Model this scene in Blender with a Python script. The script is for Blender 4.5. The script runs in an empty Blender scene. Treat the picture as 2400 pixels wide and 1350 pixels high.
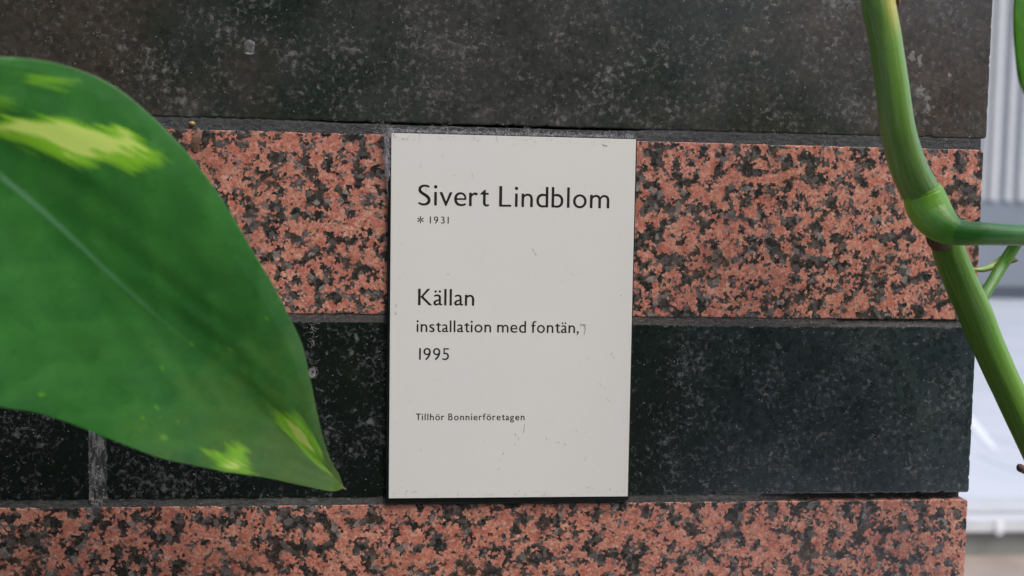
import bpy, bmesh, math, random
import numpy as np
from mathutils import Vector, noise, Matrix
random.seed(11); rng = np.random.default_rng(5)
PI = math.pi; R = math.radians
S = 0.001            # the script is written in millimetres, the scene is in metres
Z0 = 1300.0          # height of the sign's lower edge above the ground, mm
scene = bpy.context.scene; C = scene.collection

# ------------------------------------------------------------------ camera
cam_d = bpy.data.cameras.new('camera'); cam = bpy.data.objects.new('camera', cam_d); C.objects.link(cam)
yaw, pitch, roll = 0.0727064, 0.0508967, 0.0153970
f = Vector((math.sin(yaw)*math.cos(pitch), math.cos(yaw)*math.cos(pitch), -math.sin(pitch)))
x = Vector((math.cos(yaw), -math.sin(yaw), 0)); u = x.cross(f)
x2 = math.cos(roll)*x + math.sin(roll)*u; u2 = -math.sin(roll)*x + math.cos(roll)*u
m = Matrix((x2, u2, -f)).transposed().to_4x4()
m.translation = Vector((28.095, -334.009, 108.796+Z0))*S
cam.matrix_world = m
cam_d.sensor_width = 36; cam_d.lens = 27.0
cam_d.clip_start = 0.01; cam_d.clip_end = 2000
cam_d.dof.use_dof = True; cam_d.dof.focus_distance = 0.332; cam_d.dof.aperture_fstop = 7.2
scene.camera = cam

# ------------------------------------------------------------------ light
SUN_EL, SUN_ROT = R(56), R(145)
w = bpy.data.worlds.new('World'); scene.world = w; w.use_nodes = True
nt = w.node_tree; nt.nodes.clear()
sky = nt.nodes.new('ShaderNodeTexSky'); sky.sky_type = 'NISHITA'; sky.sun_disc = False
sky.sun_elevation = SUN_EL; sky.sun_rotation = SUN_ROT
sky.air_density = 1.0; sky.dust_density = 2.5; sky.ozone_density = 1.0; sky.altitude = 0
bg = nt.nodes.new('ShaderNodeBackground'); bg.inputs['Strength'].default_value = 0.12
wo = nt.nodes.new('ShaderNodeOutputWorld')
nt.links.new(sky.outputs[0], bg.inputs[0]); nt.links.new(bg.outputs[0], wo.inputs[0])
sd = bpy.data.lights.new('sun', 'SUN'); so = bpy.data.objects.new('sun', sd); C.objects.link(so)
sd.energy = 1.2; sd.angle = R(30); sd.color = (1.0, 0.94, 0.85)
# rotation 0 of the sky sun lies on +Y and grows clockwise seen from above
sv_ = Vector((math.sin(SUN_ROT)*math.cos(SUN_EL), math.cos(SUN_ROT)*math.cos(SUN_EL), math.sin(SUN_EL)))
so.rotation_euler = sv_.to_track_quat('Z', 'Y').to_euler()
so.location = (0, -3, 4)
scene.view_settings.view_transform = 'Standard'; scene.view_settings.look = 'None'
scene.view_settings.gamma = 1; scene.view_settings.exposure = 0.95

# ------------------------------------------------------------------ data (mm, sign corner at origin, wall face y=0)
LEAF_GRID=[[[-12.66,-50.0,19.5],[-12.66,-50.0,19.5],[-12.66,-50.0,19.5],[-12.66,-50.0,19.5],[-12.66,-50.0,19.5]],[[-15.78,-56.83,20.43],[-15.31,-56.53,22.76],[-14.81,-56.34,25.12],[-14.24,-56.15,25.84],[-13.67,-55.86,26.53]],[[-25.73,-62.45,24.44],[-22.9,-61.83,28.21],[-20.0,-61.43,32.06],[-17.84,-61.04,32.47],[-15.7,-60.41,32.82]],[[-36.91,-67.98,28.93],[-32.12,-66.85,34.99],[-27.2,-66.14,41.21],[-22.47,-65.42,41.62],[-17.76,-64.29,41.93]],[[-46.83,-73.38,32.22],[-40.94,-71.68,41.05],[-34.83,-70.61,50.13],[-27.08,-69.53,51.21],[-19.35,-67.84,52.18]],[[-57.58,-78.71,36.41],[-50.74,-76.38,48.22],[-43.53,-74.91,60.41],[-32.25,-73.44,61.96],[-20.93,-71.11,63.4]],[[-66.48,-83.84,40.41],[-59.42,-80.93,55.24],[-51.85,-79.09,70.56],[-37.56,-77.24,73.18],[-23.16,-74.33,75.72]],[[-75.01,-88.59,45.81],[-67.73,-85.26,62.63],[-59.82,-83.16,80.03],[-43.26,-81.05,82.54],[-26.5,-77.73,85.02]],[[-85.53,-93.39,52.09],[-76.91,-89.56,69.87],[-67.45,-87.14,88.32],[-49.46,-84.72,92.3],[-31.26,-80.9,96.34]],[[-95.5,-98.06,57.57],[-86.27,-93.77,77.39],[-75.98,-91.05,97.97],[-56.45,-88.34,102.36],[-36.64,-84.05,106.89]],[[-103.71,-102.78,60.48],[-95.15,-97.95,84.15],[-85.33,-94.9,108.74],[-64.59,-91.85,114.36],[-43.55,-87.02,120.26]],[[-111.51,-107.29,64.47],[-103.6,-102.02,91.07],[-94.24,-98.69,118.68],[-73.05,-95.36,125.55],[-51.58,-90.09,132.87]],[[-118.99,-111.45,70.64],[-111.66,-105.93,98.53],[-102.73,-102.43,127.47],[-82.47,-98.93,136.0],[-62.06,-93.4,145.17]],[[-126.24,-115.19,78.83],[-119.37,-109.63,106.67],[-110.8,-106.12,135.51],[-92.67,-102.6,145.22],[-74.63,-97.05,155.69]],[[-132.55,-118.04,90.59],[-126.33,-112.97,115.82],[-118.5,-109.77,141.82],[-103.11,-106.56,150.63],[-88.03,-101.5,160.16]],[[-136.9,-120.21,104.16],[-130.98,-116.02,124.67],[-123.68,-113.38,145.63],[-112.08,-110.73,152.64],[-100.95,-106.54,160.19]],[[-137.45,-121.59,120.74],[-132.44,-118.75,134.13],[-126.5,-116.95,147.67],[-119.59,-115.15,152.46],[-113.18,-112.31,157.57]],[[-133.05,-122.65,137.12],[-129.75,-121.33,142.61],[-126.05,-120.49,148.07],[-123.44,-119.65,150.52],[-121.13,-118.33,153.1]],[[-124.53,-124.0,147.94],[-124.53,-124.0,147.94],[-124.53,-124.0,147.94],[-124.53,-124.0,147.94],[-124.53,-124.0,147.94]]]
LEAF_PATCHES=[(1.0,[(0.7413,0.1625),(0.7259,0.2875),(0.7143,0.4875),(0.7027,0.6),(0.6873,0.65),(0.6757,0.6625),(0.6718,0.7125),(0.668,0.775),(0.6564,0.75),(0.6332,0.775),(0.6332,0.7375),(0.6409,0.7125),(0.6486,0.6625),(0.6486,0.6),(0.6525,0.575),(0.6564,0.475),(0.6641,0.425),(0.6834,0.3875),(0.6988,0.3125),(0.7104,0.225),(0.7297,0.1)]),(0.45,[(0.7413,0.1625),(0.7297,0.3125),(0.7027,0.6),(0.6757,0.6625),(0.668,0.7875),(0.6486,0.775),(0.6371,0.825),(0.6216,0.85),(0.6255,0.7375),(0.6255,0.65),(0.6409,0.575),(0.6486,0.55),(0.6448,0.4375),(0.668,0.3125),(0.6911,0.225),(0.7066,0.2),(0.722,0.0625)]),(0.3,[(0.7799,0.75),(0.7606,0.825),(0.7452,0.8875),(0.7413,0.8125),(0.7452,0.725),(0.7606,0.6875)]),(0.22,[(0.7838,0.5),(0.7568,0.525),(0.7375,0.4625),(0.7375,0.4125),(0.7452,0.2875)]),(0.35,[(0.2317,0.15),(0.2201,0.5875),(0.1776,0.7),(0.1351,0.7125),(0.0618,-0.025),(0.0888,-0.1125),(0.1351,-0.075),(0.1776,0.0),(0.2046,0.05)]),(0.95,[(0.2162,0.2875),(0.2008,0.425),(0.1699,0.4875),(0.1351,0.3875),(0.139,0.2125),(0.1699,0.1)]),(0.4,[(0.278,-0.75),(0.2432,-0.7125),(0.2471,-0.5375),(0.2201,-0.55),(0.2124,-0.7125),(0.1853,-0.925),(0.2317,-1.0),(0.2548,-0.8375)]),(0.95,[(0.251,-0.8125),(0.2317,-0.8),(0.2278,-0.725),(0.2085,-0.825),(0.2201,-0.9),(0.2355,-0.9125)])]
LEAF_SPOTS=[((0.5097,-0.8375),22),((0.3861,-0.3125),18),((0.3707,-0.6),20),((0.3822,-0.7125),16),((0.3398,-0.775),28),((0.3436,0.2875),26),((0.3668,0.0125),18),((0.3938,0.775),18),((0.3591,-0.65),10),((0.332,-0.6125),14)]
LEAF2_GRID=[[[237.26,-95.0,133.18],[237.26,-95.0,133.18],[237.26,-95.0,133.18],[237.26,-95.0,133.18],[237.26,-95.0,133.18]],[[240.03,-96.62,137.25],[238.0,-96.24,137.24],[235.85,-96.0,137.22],[232.82,-96.24,137.47],[229.68,-96.62,137.71]],[[245.15,-98.56,145.4],[239.85,-97.6,145.4],[234.21,-97.0,145.33],[227.02,-97.6,145.42],[219.61,-98.56,145.44]],[[250.14,-100.42,154.79],[241.67,-98.94,154.8],[232.65,-98.0,154.71],[221.92,-98.94,154.26],[210.91,-100.42,153.7]],[[253.0,-102.04,165.35],[242.43,-100.18,165.42],[231.17,-99.0,165.32],[217.82,-100.18,164.33],[204.17,-102.04,163.18]],[[253.85,-103.36,177.08],[242.12,-101.3,177.21],[229.61,-100.0,177.13],[215.11,-101.3,176.29],[200.3,-103.36,175.24]],[[252.78,-104.41,188.63],[240.89,-102.32,188.83],[228.21,-101.0,188.77],[213.65,-102.32,187.8],[198.77,-104.41,186.59]],[[249.18,-105.16,200.03],[238.43,-103.22,200.28],[226.96,-102.0,200.25],[213.41,-103.22,199.25],[199.56,-105.16,197.98]],[[243.8,-105.58,211.32],[235.08,-104.0,210.93],[225.79,-103.0,210.27],[214.77,-104.0,210.02],[203.45,-105.58,209.52]],[[234.31,-105.42,219.33],[229.86,-104.55,219.18],[225.11,-104.0,218.88],[218.68,-104.55,218.98],[212.05,-105.42,218.92]],[[224.73,-105.0,222.27],[224.73,-105.0,222.27],[224.73,-105.0,222.27],[224.73,-105.0,222.27],[224.73,-105.0,222.27]]]
UPPER_STEM=[(179.45,-58.0,215.6,6.08),(180.86,-58.0,204.94,5.93),(181.76,-58.0,198.83,5.86),(183.31,-58.0,192.73,5.72),(184.71,-58.0,186.61,5.65),(187.81,-58.0,171.2,5.75),(191.19,-57.0,155.85,6.1),(194.1,-56.0,148.18,6.3),(197.71,-55.0,140.44,6.57),(201.95,-54.0,134.23,6.77),(203.94,-54.0,131.06,6.62)]
NODE=[(203.19,-54.0,132.97,6.94),(204.29,-54.0,130.75,7.51),(205.34,-55.0,127.02,7.73),(206.22,-57.0,123.58,7.44),(207.07,-60.0,120.63,6.74),(208.32,-63.0,118.52,5.81),(210.46,-65.0,117.42,4.99),(212.69,-67.0,116.95,4.42)]
PETIOLE=[(210.46,-65.0,117.42,4.84),(212.69,-67.0,116.95,4.42),(216.96,-69.0,116.83,4.16),(224.32,-70.0,116.63,3.84),(232.44,-70.0,116.46,3.78),(242.22,-72.0,116.13,3.68)]
LOWER_STEM=[(215.3,-48.0,120.16,5.13),(218.44,-47.0,115.27,5.82),(221.33,-46.0,108.65,6.1),(225.12,-45.0,101.98,6.22),(229.13,-44.0,95.24,6.34),(235.83,-42.0,84.95,6.48),(241.36,-41.0,74.58,6.35),(246.75,-41.0,64.23,6.11),(253.17,-41.0,52.08,6.05),(259.03,-42.0,40.08,6.05),(265.3,-43.0,27.2,6.05),(272.59,-44.0,12.54,6.06)]
SCAR=[(212.58,-50.0,117.11,4.77),(214.52,-49.0,115.18,5.2),(216.29,-48.0,113.57,4.97)]
SIDE_SHOOT=[(239.32,-36.0,85.33,2.26),(244.07,-34.0,92.23,2.19),(248.93,-32.0,97.99,2.2),(253.82,-30.0,104.0,2.22),(256.41,-30.0,108.11,2.31),(258.24,-31.0,112.22,2.3),(259.62,-33.0,116.98,2.28)]
SHOOT_TIP=[(255.67,-29.0,107.91,1.78),(253.35,-28.0,105.55,1.52),(249.87,-28.0,103.89,1.34),(246.53,-28.0,103.13,1.07),(242.23,-28.0,103.25,0.45)]
SHOOT_NODE=[(251.74,-29.0,104.3,0.89),(254.5,-29.0,105.23,1.96),(256.31,-29.0,106.5,2.14),(257.58,-29.0,107.23,1.25)]
SHOOT_BUD=[(257.6,-30.0,106.71,1.07),(259.82,-30.0,107.28,0.98),(261.13,-30.0,107.12,0.36)]
AERIAL_ROOT=[(266.58,-42.0,18.11,1.22),(258.1,-46.0,22.34,1.37),(253.92,-48.0,24.5,1.61),(251.67,-49.0,25.32,1.52),(250.77,-49.0,25.5,0.68)]


# ------------------------------------------------------------------ helpers
def P(p): return (p[0]*S, p[1]*S, (p[2]+Z0)*S)
def tag(o, label=None, cat=None, group=None, kind=None):
    if label: o['label'] = label
    if cat: o['category'] = cat
    if group: o['group'] = group
    if kind: o['kind'] = kind
    return o
def empty(name, loc, *a, **k):
    o = bpy.data.objects.new(name, None); C.objects.link(o); o.location = P(loc); o.empty_display_size = 0.01
    return tag(o, *a, **k)
def mesh(name, verts, faces, mat, parent=None, smooth=False, local=False):
    """verts in mm (world frame of the sign); child meshes are stored relative to their parent"""
    v = [P(p) for p in verts]
    off = Vector((0, 0, 0))
    me = bpy.data.meshes.new(name)
    o = bpy.data.objects.new(name, me)
    # origin at the middle of the mesh
    a = np.array(v); c = (a.min(0)+a.max(0))/2
    me.from_pydata([tuple(q) for q in (a-c)], [], faces)
    me.validate(); me.update()
    if smooth:
        me.polygons.foreach_set('use_smooth', [True]*len(me.polygons))
    C.objects.link(o)
    if parent is not None:
        o.parent = parent
        pl = world_loc(parent)
        o.location = Vector(c)-pl
    else:
        o.location = Vector(c)
    if mat: me.materials.append(mat)
    return o
def world_loc(o):
    l = Vector(o.location)
    while o.parent: o = o.parent; l += Vector(o.location)
    return l
def fbm(x, y, z, sc, oc=3):
    return noise.fractal(Vector((x*sc, y*sc, z*sc)), 1.0, 2.0, oc)
def cr(Pn, t):
    Pn = np.asarray(Pn, float); n = len(Pn)-1; t = min(max(t, 0), n-1e-9); i = int(t); q = t-i
    a = Pn[max(i-1, 0)]; b = Pn[i]; c = Pn[min(i+1, n)]; d = Pn[min(i+2, n)]
    return .5*((2*b)+(c-a)*q+(2*a-5*b+4*c-d)*q*q+(3*b-a-3*c+d)*q**3)

# ------------------------------------------------------------------ material kit
class NT:
    def __init__(s, name):
        s.m = bpy.data.materials.new(name); s.m.use_nodes = True; s.t = s.m.node_tree; s.t.nodes.clear()
        s.out = s.t.nodes.new('ShaderNodeOutputMaterial'); s.bsdf = s.t.nodes.new('ShaderNodeBsdfPrincipled')
        s.t.links.new(s.bsdf.outputs[0], s.out.inputs[0])
    def n(s, kind, **k):
        nd = s.t.nodes.new(kind)
        for a, b in k.items(): setattr(nd, a, b)
        return nd
    def l(s, a, b): s.t.links.new(a, b)
    def val(s, sock, v):
        if hasattr(v, 'is_linked') or isinstance(v, bpy.types.NodeSocket): s.l(v, sock)
        else: sock.default_value = v
    def noise(s, vec, scale, detail=3, rough=.55, dist=0.0, color=False):
        nd = s.n('ShaderNodeTexNoise'); nd.inputs['Scale'].default_value = scale; nd.inputs['Detail'].default_value = detail
        nd.inputs['Roughness'].default_value = rough; nd.inputs['Distortion'].default_value = dist
        if vec is not None: s.l(vec, nd.inputs['Vector'])
        return nd.outputs['Color' if color else 'Fac']
    def voro(s, vec, scale, feat='F1', rnd=1.0):
        nd = s.n('ShaderNodeTexVoronoi', feature=feat); nd.inputs['Scale'].default_value = scale; nd.inputs['Randomness'].default_value = rnd
        s.l(vec, nd.inputs['Vector']); return nd
    def math(s, op, a, b=0.0, clamp=False):
        nd = s.n('ShaderNodeMath', operation=op, use_clamp=clamp); s.val(nd.inputs[0], a); s.val(nd.inputs[1], b); return nd.outputs[0]
    def vmath(s, op, a, b=None, scale=None):
        nd = s.n('ShaderNodeVectorMath', operation=op); s.val(nd.inputs[0], a)
        if b is not None: s.val(nd.inputs[1], b)
        if scale is not None: s.val(nd.inputs['Scale'], scale)
        return nd.outputs[0]
    def ramp(s, fac, stops, interp='LINEAR'):
        nd = s.n('ShaderNodeValToRGB'); cr_ = nd.color_ramp; cr_.interpolation = interp
        while len(cr_.elements) < len(stops): cr_.elements.new(0.5)
        for e, (p, c) in zip(cr_.elements, stops):
            e.position = p; e.color = (c, c, c, 1) if not isinstance(c, tuple) else (*c, 1)
        s.l(fac, nd.inputs[0]); return nd.outputs[0]
    def map(s, v, a, b, c=0.0, d=1.0, smooth=False):
        nd = s.n('ShaderNodeMapRange'); nd.interpolation_type = 'SMOOTHSTEP' if smooth else 'LINEAR'
        s.val(nd.inputs[0], v)
        for i, q in zip((1, 2, 3, 4), (a, b, c, d)): nd.inputs[i].default_value = q
        return nd.outputs[0]
    def mix(s, fac, a, b, mode='MIX'):
        nd = s.n('ShaderNodeMix', data_type='RGBA', blend_type=mode); s.val(nd.inputs[0], fac)
        s.val(nd.inputs[6], a if not isinstance(a, tuple) else (*a, 1)[:4]); s.val(nd.inputs[7], b if not isinstance(b, tuple) else (*b, 1)[:4])
        return nd.outputs[2]
    def pos_mm(s, per_object=True):
        """object position in millimetres, shifted per object so that no two stones share a pattern"""
        g = s.n('ShaderNodeNewGeometry'); v = s.vmath('SCALE', g.outputs['Position'], scale=1000.0)
        if per_object:
            oi = s.n('ShaderNodeObjectInfo'); r = s.math('MULTIPLY', oi.outputs['Random'], 900.0)
            v = s.vmath('ADD', v, r)
        return v
    def bump(s, h, dist, strength=1.0):
        b = s.n('ShaderNodeBump'); b.inputs['Distance'].default_value = dist; b.inputs['Strength'].default_value = strength
        s.l(h, b.inputs['Height']); s.l(b.outputs[0], s.bsdf.inputs['Normal']); return b
    def set(s, **k):
        for a, b in k.items(): s.val(s.bsdf.inputs[a.replace('_', ' ')], (*b, 1) if isinstance(b, tuple) and len(b) == 3 else b)

def simple(name, col, rough=.6, var=0.0, sc=3.0, spec=.5, metal=0.0):
    s = NT(name); s.set(Roughness=rough, Metallic=metal); s.bsdf.inputs['Specular IOR Level'].default_value = spec
    if var:
        n_ = s.noise(s.pos_mm(False), 1.0/sc, 4)
        c = s.mix(s.map(n_, .3, .7), tuple(q*(1-var) for q in col), tuple(min(1, q*(1+var)) for q in col)); s.l(c, s.bsdf.inputs['Base Color'])
    else: s.set(Base_Color=col)
    return s.m

def granite_pink():
    s = NT('pink_granite'); p = s.pos_mm()
    # ragged crystal borders
    wob = s.vmath('SUBTRACT', s.noise(p, .7, 4, .65, color=True), (0.5, 0.5, 0.5)); pd = s.vmath('ADD', p, s.vmath('SCALE', wob, scale=2.8))
    v1 = s.voro(pd, .80)                       # mineral grains about 1.6 mm
    gp = v1.outputs['Position']
    gp = s.vmath('SCALE', gp, scale=1.0)
    clump = s.noise(gp, .172, 1.8, .5)
    sepr = s.n('ShaderNodeSeparateColor'); s.l(v1.outputs['Color'], sepr.inputs[0])
    big = s.noise(p, .022, 1)
    field = s.math('ADD', clump, s.math('MULTIPLY', s.math('SUBTRACT', sepr.outputs[0], .5), .17))
    field = s.math('ADD', field, s.math('MULTIPLY', s.math('SUBTRACT', s.noise(p, .055, 2), .5), .20))
    pink = s.map(field, .490, .500)             # 1 = feldspar
    # feldspar: flesh to rust, cloudy inside with pale cleavage glints
    v0 = s.voro(pd, .26); sp0 = s.n('ShaderNodeSeparateColor'); s.l(v0.outputs['Color'], sp0.inputs[0])
    tone = s.math('ADD', s.math('MULTIPLY', sp0.outputs[1], .6), s.math('MULTIPLY', sepr.outputs[1], .4))
    c = s.ramp(tone, [(0, (.36, .100, .066)), (.28, (.51, .155, .105)), (.48, (.60, .212, .148)), (.66, (.62, .262, .185)), (.80, (.58, .255, .150)), (1, (.76, .46, .36))])
    inner = s.noise(pd, .8, 5, .7)
    c = s.mix(s.map(inner, .34, .60, .75, 0), c, (.20, .060, .038))
    c = s.mix(s.map(s.noise(pd, 1.7, 3, .7), .56, .70, 0, .6), c, (.66, .42, .32))
    edge = s.math('MULTIPLY', s.map(s.noise(pd, .6, 3, .6), .56, .70, 0, .6), 1.0); c = s.mix(edge, c, (.30, .15, .11))
    # dark minerals: smoky quartz, brown, black biotite
    v2 = s.voro(pd, .42); sep2 = s.n('ShaderNodeSeparateColor'); s.l(v2.outputs['Color'], sep2.inputs[0])
    dk = s.ramp(sep2.outputs[0], [(0, (.004, .006, .005)), (.38, (.010, .012, .011)), (.50, (.040, .026, .017)), (.64, (.052, .045, .040)), (.80, (.095, .084, .078)), (.92, (.17, .15, .14)), (1, (.30, .26, .235))])
    dk = s.mix(s.map(s.noise(pd, 1.3, 3, .6), .38, .66, 0, .55), dk, (.080, .070, .063))
    dk = s.mix(s.map(s.noise(p, .9, 4, .7), .28, .42, .8, 0), dk, (.006, .007, .006))
    # small black inclusions also within the feldspar
    gr = s.map(field, .455, .480); gq = s.mix(s.map(s.noise(pd, 1.0, 3, .6), .35, .65), (.055, .045, .042), (.17, .135, .125)); dk = s.mix(s.math('MULTIPLY', gr, s.map(sepr.outputs[2], .25, .45)), dk, gq)
    vb = s.voro(pd, .95); sb = s.n('ShaderNodeSeparateColor'); s.l(vb.outputs['Color'], sb.inputs[0])
    c = s.mix(s.map(sb.outputs[0], .55, 1.0, 0, .55), c, (.70, .40, .31)); c = s.mix(s.map(sb.outputs[1], .6, 1.0, 0, .6), c, (.30, .095, .065))
    v3 = s.voro(pd, .48); sep3 = s.n('ShaderNodeSeparateColor'); s.l(v3.outputs['Color'], sep3.inputs[0])
    inc = s.math('MULTIPLY', s.math('GREATER_THAN', sep3.outputs[0], .80), s.math('LESS_THAN', v3.outputs['Distance'], .36))
    pink = s.math('MULTIPLY', pink, s.math('SUBTRACT', 1.0, inc))
    col = s.mix(pink, dk, c)
    stain = s.map(s.noise(p, .05, 3), .52, .72, 0, .30); col = s.mix(stain, col, (.13, .060, .032), 'MIX')
    dust = s.map(s.noise(p, .7, 6, .75), .52, .80, 0, .30); col = s.mix(dust, col, (.26, .235, .22))
    fl = s.voro(p, .6); fleck = s.math('LESS_THAN', fl.outputs['Distance'], .08); col = s.mix(s.math('MULTIPLY', fleck, .7), col, (.60, .55, .52))
    s.l(col, s.bsdf.inputs['Base Color'])
    s.l(s.map(s.noise(p, .25, 4), .3, .7, .18, .40), s.bsdf.inputs['Roughness'])
    s.bsdf.inputs['Specular IOR Level'].default_value = .5
    h = s.math('ADD', s.math('MULTIPLY', inner, .5), s.math('MULTIPLY', pink, .25)); s.bump(h, .00014, .4)
    return s.m

def granite_dark(name, reflect_bases, mottle, amount, lo, rough=(.14, .34), pit=.75, film=0.0, spec=.42):
    """bases: stone tones along x with reflected tints painted in; wisps of paler mineral and dust between dark grains"""
    s = NT(name); p = s.pos_mm()
    wob = s.vmath('SUBTRACT', s.noise(p, .5, 3, .6, color=True), (0.5, 0.5, 0.5)); pd = s.vmath('ADD', p, s.vmath('SCALE', wob, scale=3.2))
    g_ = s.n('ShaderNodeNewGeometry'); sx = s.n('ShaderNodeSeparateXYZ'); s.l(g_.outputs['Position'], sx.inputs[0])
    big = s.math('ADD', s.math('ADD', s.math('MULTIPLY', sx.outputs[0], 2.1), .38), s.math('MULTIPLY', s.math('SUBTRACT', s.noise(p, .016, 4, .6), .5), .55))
    base = s.ramp(big, reflect_bases)
    v = s.voro(pd, .40); sp = s.n('ShaderNodeSeparateColor'); s.l(v.outputs['Color'], sp.inputs[0])
    base = s.mix(s.map(sp.outputs[0], 0, 1, 0, .60), base, (.004, .007, .005))
    grp = s.noise(p, .05, 3); gsh = s.math('MULTIPLY', s.math('SUBTRACT', grp, .5), .35)
    wisp = s.noise(pd, .42, 5, .66, .4); f1 = s.map(s.math('ADD', wisp, gsh), lo, lo+.10, 0, amount); col = s.mix(f1, base, mottle)
    f2 = s.map(s.math('ADD', s.noise(pd, 1.1, 4, .7), gsh), lo+.03, lo+.13, 0, amount*.45); col = s.mix(f2, col, tuple(q*.85 for q in mottle))
    bright = s.map(s.math('ADD', s.noise(pd, .42, 3, .65), gsh), lo+.115, lo+.16, 0, .75*amount); col = s.mix(bright, col, tuple(q*1.9 for q in mottle))
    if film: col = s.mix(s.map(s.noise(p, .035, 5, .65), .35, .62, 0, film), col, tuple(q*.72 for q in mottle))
    pits = s.map(s.noise(pd, .62, 4, .72), .30, .40, pit, 0); col = s.mix(pits, col, (.005, .006, .005))
    fl = s.voro(p, .36); sf = s.n('ShaderNodeSeparateColor'); s.l(fl.outputs['Color'], sf.inputs[0])
    k = s.math('MULTIPLY', s.math('LESS_THAN', fl.outputs['Distance'], .075), s.math('GREATER_THAN', sf.outputs[0], .6)); col = s.mix(s.math('MULTIPLY', k, .8), col, (.40, .40, .38))
    s.l(col, s.bsdf.inputs['Base Color'])
    s.l(s.map(s.math('ADD', s.math('MULTIPLY', wisp, .6), s.math('MULTIPLY', grp, .4)), .35, .65, *rough), s.bsdf.inputs['Roughness'])
    s.bsdf.inputs['Specular IOR Level'].default_value = spec
    s.bump(s.noise(p, .9, 4), .00006, .3)
    return s.m

def mortar_mat(name, a, b):
    s = NT(name); p = s.pos_mm(False)
    n1 = s.noise(p, .35, 5, .7); c = s.mix(s.map(n1, .35, .65), a, b)
    st = s.vmath('MULTIPLY', p, (0.06, 1.0, 0.9)); n2 = s.noise(st, 1.0, 4, .7); c = s.mix(s.map(n2, .52, .75, 0, .6), c, tuple(min(1, q*2.0) for q in b))
    big = s.map(s.noise(p, .03, 3), .35, .7, 0, .6); c = s.mix(big, c, tuple(q*.6 for q in a))
    fl = s.voro(p, .6); c = s.mix(s.math('MULTIPLY', s.math('LESS_THAN', fl.outputs['Distance'], .09), .6), c, (.4, .39, .37))
    s.l(c, s.bsdf.inputs['Base Color']); s.set(Roughness=.85); s.bump(s.noise(p, 1.4, 5, .7), .0003, .6)
    return s.m

def leaf_mat(name, dark, mid, olive, yellow, pale, trans=.18, rough=.36):
    s = NT(name)
    at_ = s.n('ShaderNodeAttribute', attribute_name='pattern')      # r: variegation, g: along the leaf, b: across
    sp = s.n('ShaderNodeSeparateColor'); s.l(at_.outputs['Color'], sp.inputs[0])
    p = s.pos_mm(False)
    n1 = s.noise(p, .09, 4, .6); c = s.mix(s.map(n1, .3, .7), dark, mid)
    c = s.mix(s.map(s.math('ADD', sp.outputs[1], s.math('MULTIPLY', s.math('SUBTRACT', n1, .5), .5)), .62, .98, 0, .85), c, olive)
    # side veins sweep from the midrib to the rim
    vv = s.math('ABSOLUTE', s.math('SUBTRACT', sp.outputs[2], .5))
    ph = s.math('ADD', s.math('MULTIPLY', sp.outputs[1], 60.0), s.math('MULTIPLY', vv, 34.0))
    vein = s.math('SINE', s.math('ADD', ph, s.math('MULTIPLY', n1, 7.0)))
    c = s.mix(s.map(vein, .2, 1.0, 0, .20), c, tuple(q*1.45 for q in mid))
    fine = s.noise(p, .55, 3, .6); c = s.mix(s.map(fine, .35, .7, 0, .25), c, tuple(q*.72 for q in dark))
    rib = s.math('MULTIPLY', s.map(vv, .014, .003, 0, 1, True), s.map(sp.outputs[1], .66, .36, 0, .85)); c = s.mix(rib, c, (.12, .30, .14))
    var = sp.outputs[0]
    c = s.mix(s.map(var, .06, .42), c, yellow); c = s.mix(s.map(var, .45, .85), c, pale)
    s.l(c, s.bsdf.inputs['Base Color'])
    s.l(s.map(s.noise(p, .2, 4), .3, .7, rough-.05, rough+.1), s.bsdf.inputs['Roughness'])
    s.bsdf.inputs['Specular IOR Level'].default_value = .5
    s.bsdf.inputs['Coat Weight'].default_value = .35; s.bsdf.inputs['Coat Roughness'].default_value = .38
    h = s.math('ADD', s.math('MULTIPLY', vein, .14), s.noise(p, .14, 3)); s.bump(h, .0006, .22)
    tr = s.n('ShaderNodeBsdfTranslucent'); s.l(s.mix(.35, c, yellow), tr.inputs['Color'])
    mx = s.n('ShaderNodeMixShader'); mx.inputs[0].default_value = trans
    s.l(s.bsdf.outputs[0], mx.inputs[1]); s.l(tr.outputs[0], mx.inputs[2]); s.l(mx.outputs[0], s.out.inputs[0])
    return s.m

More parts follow.
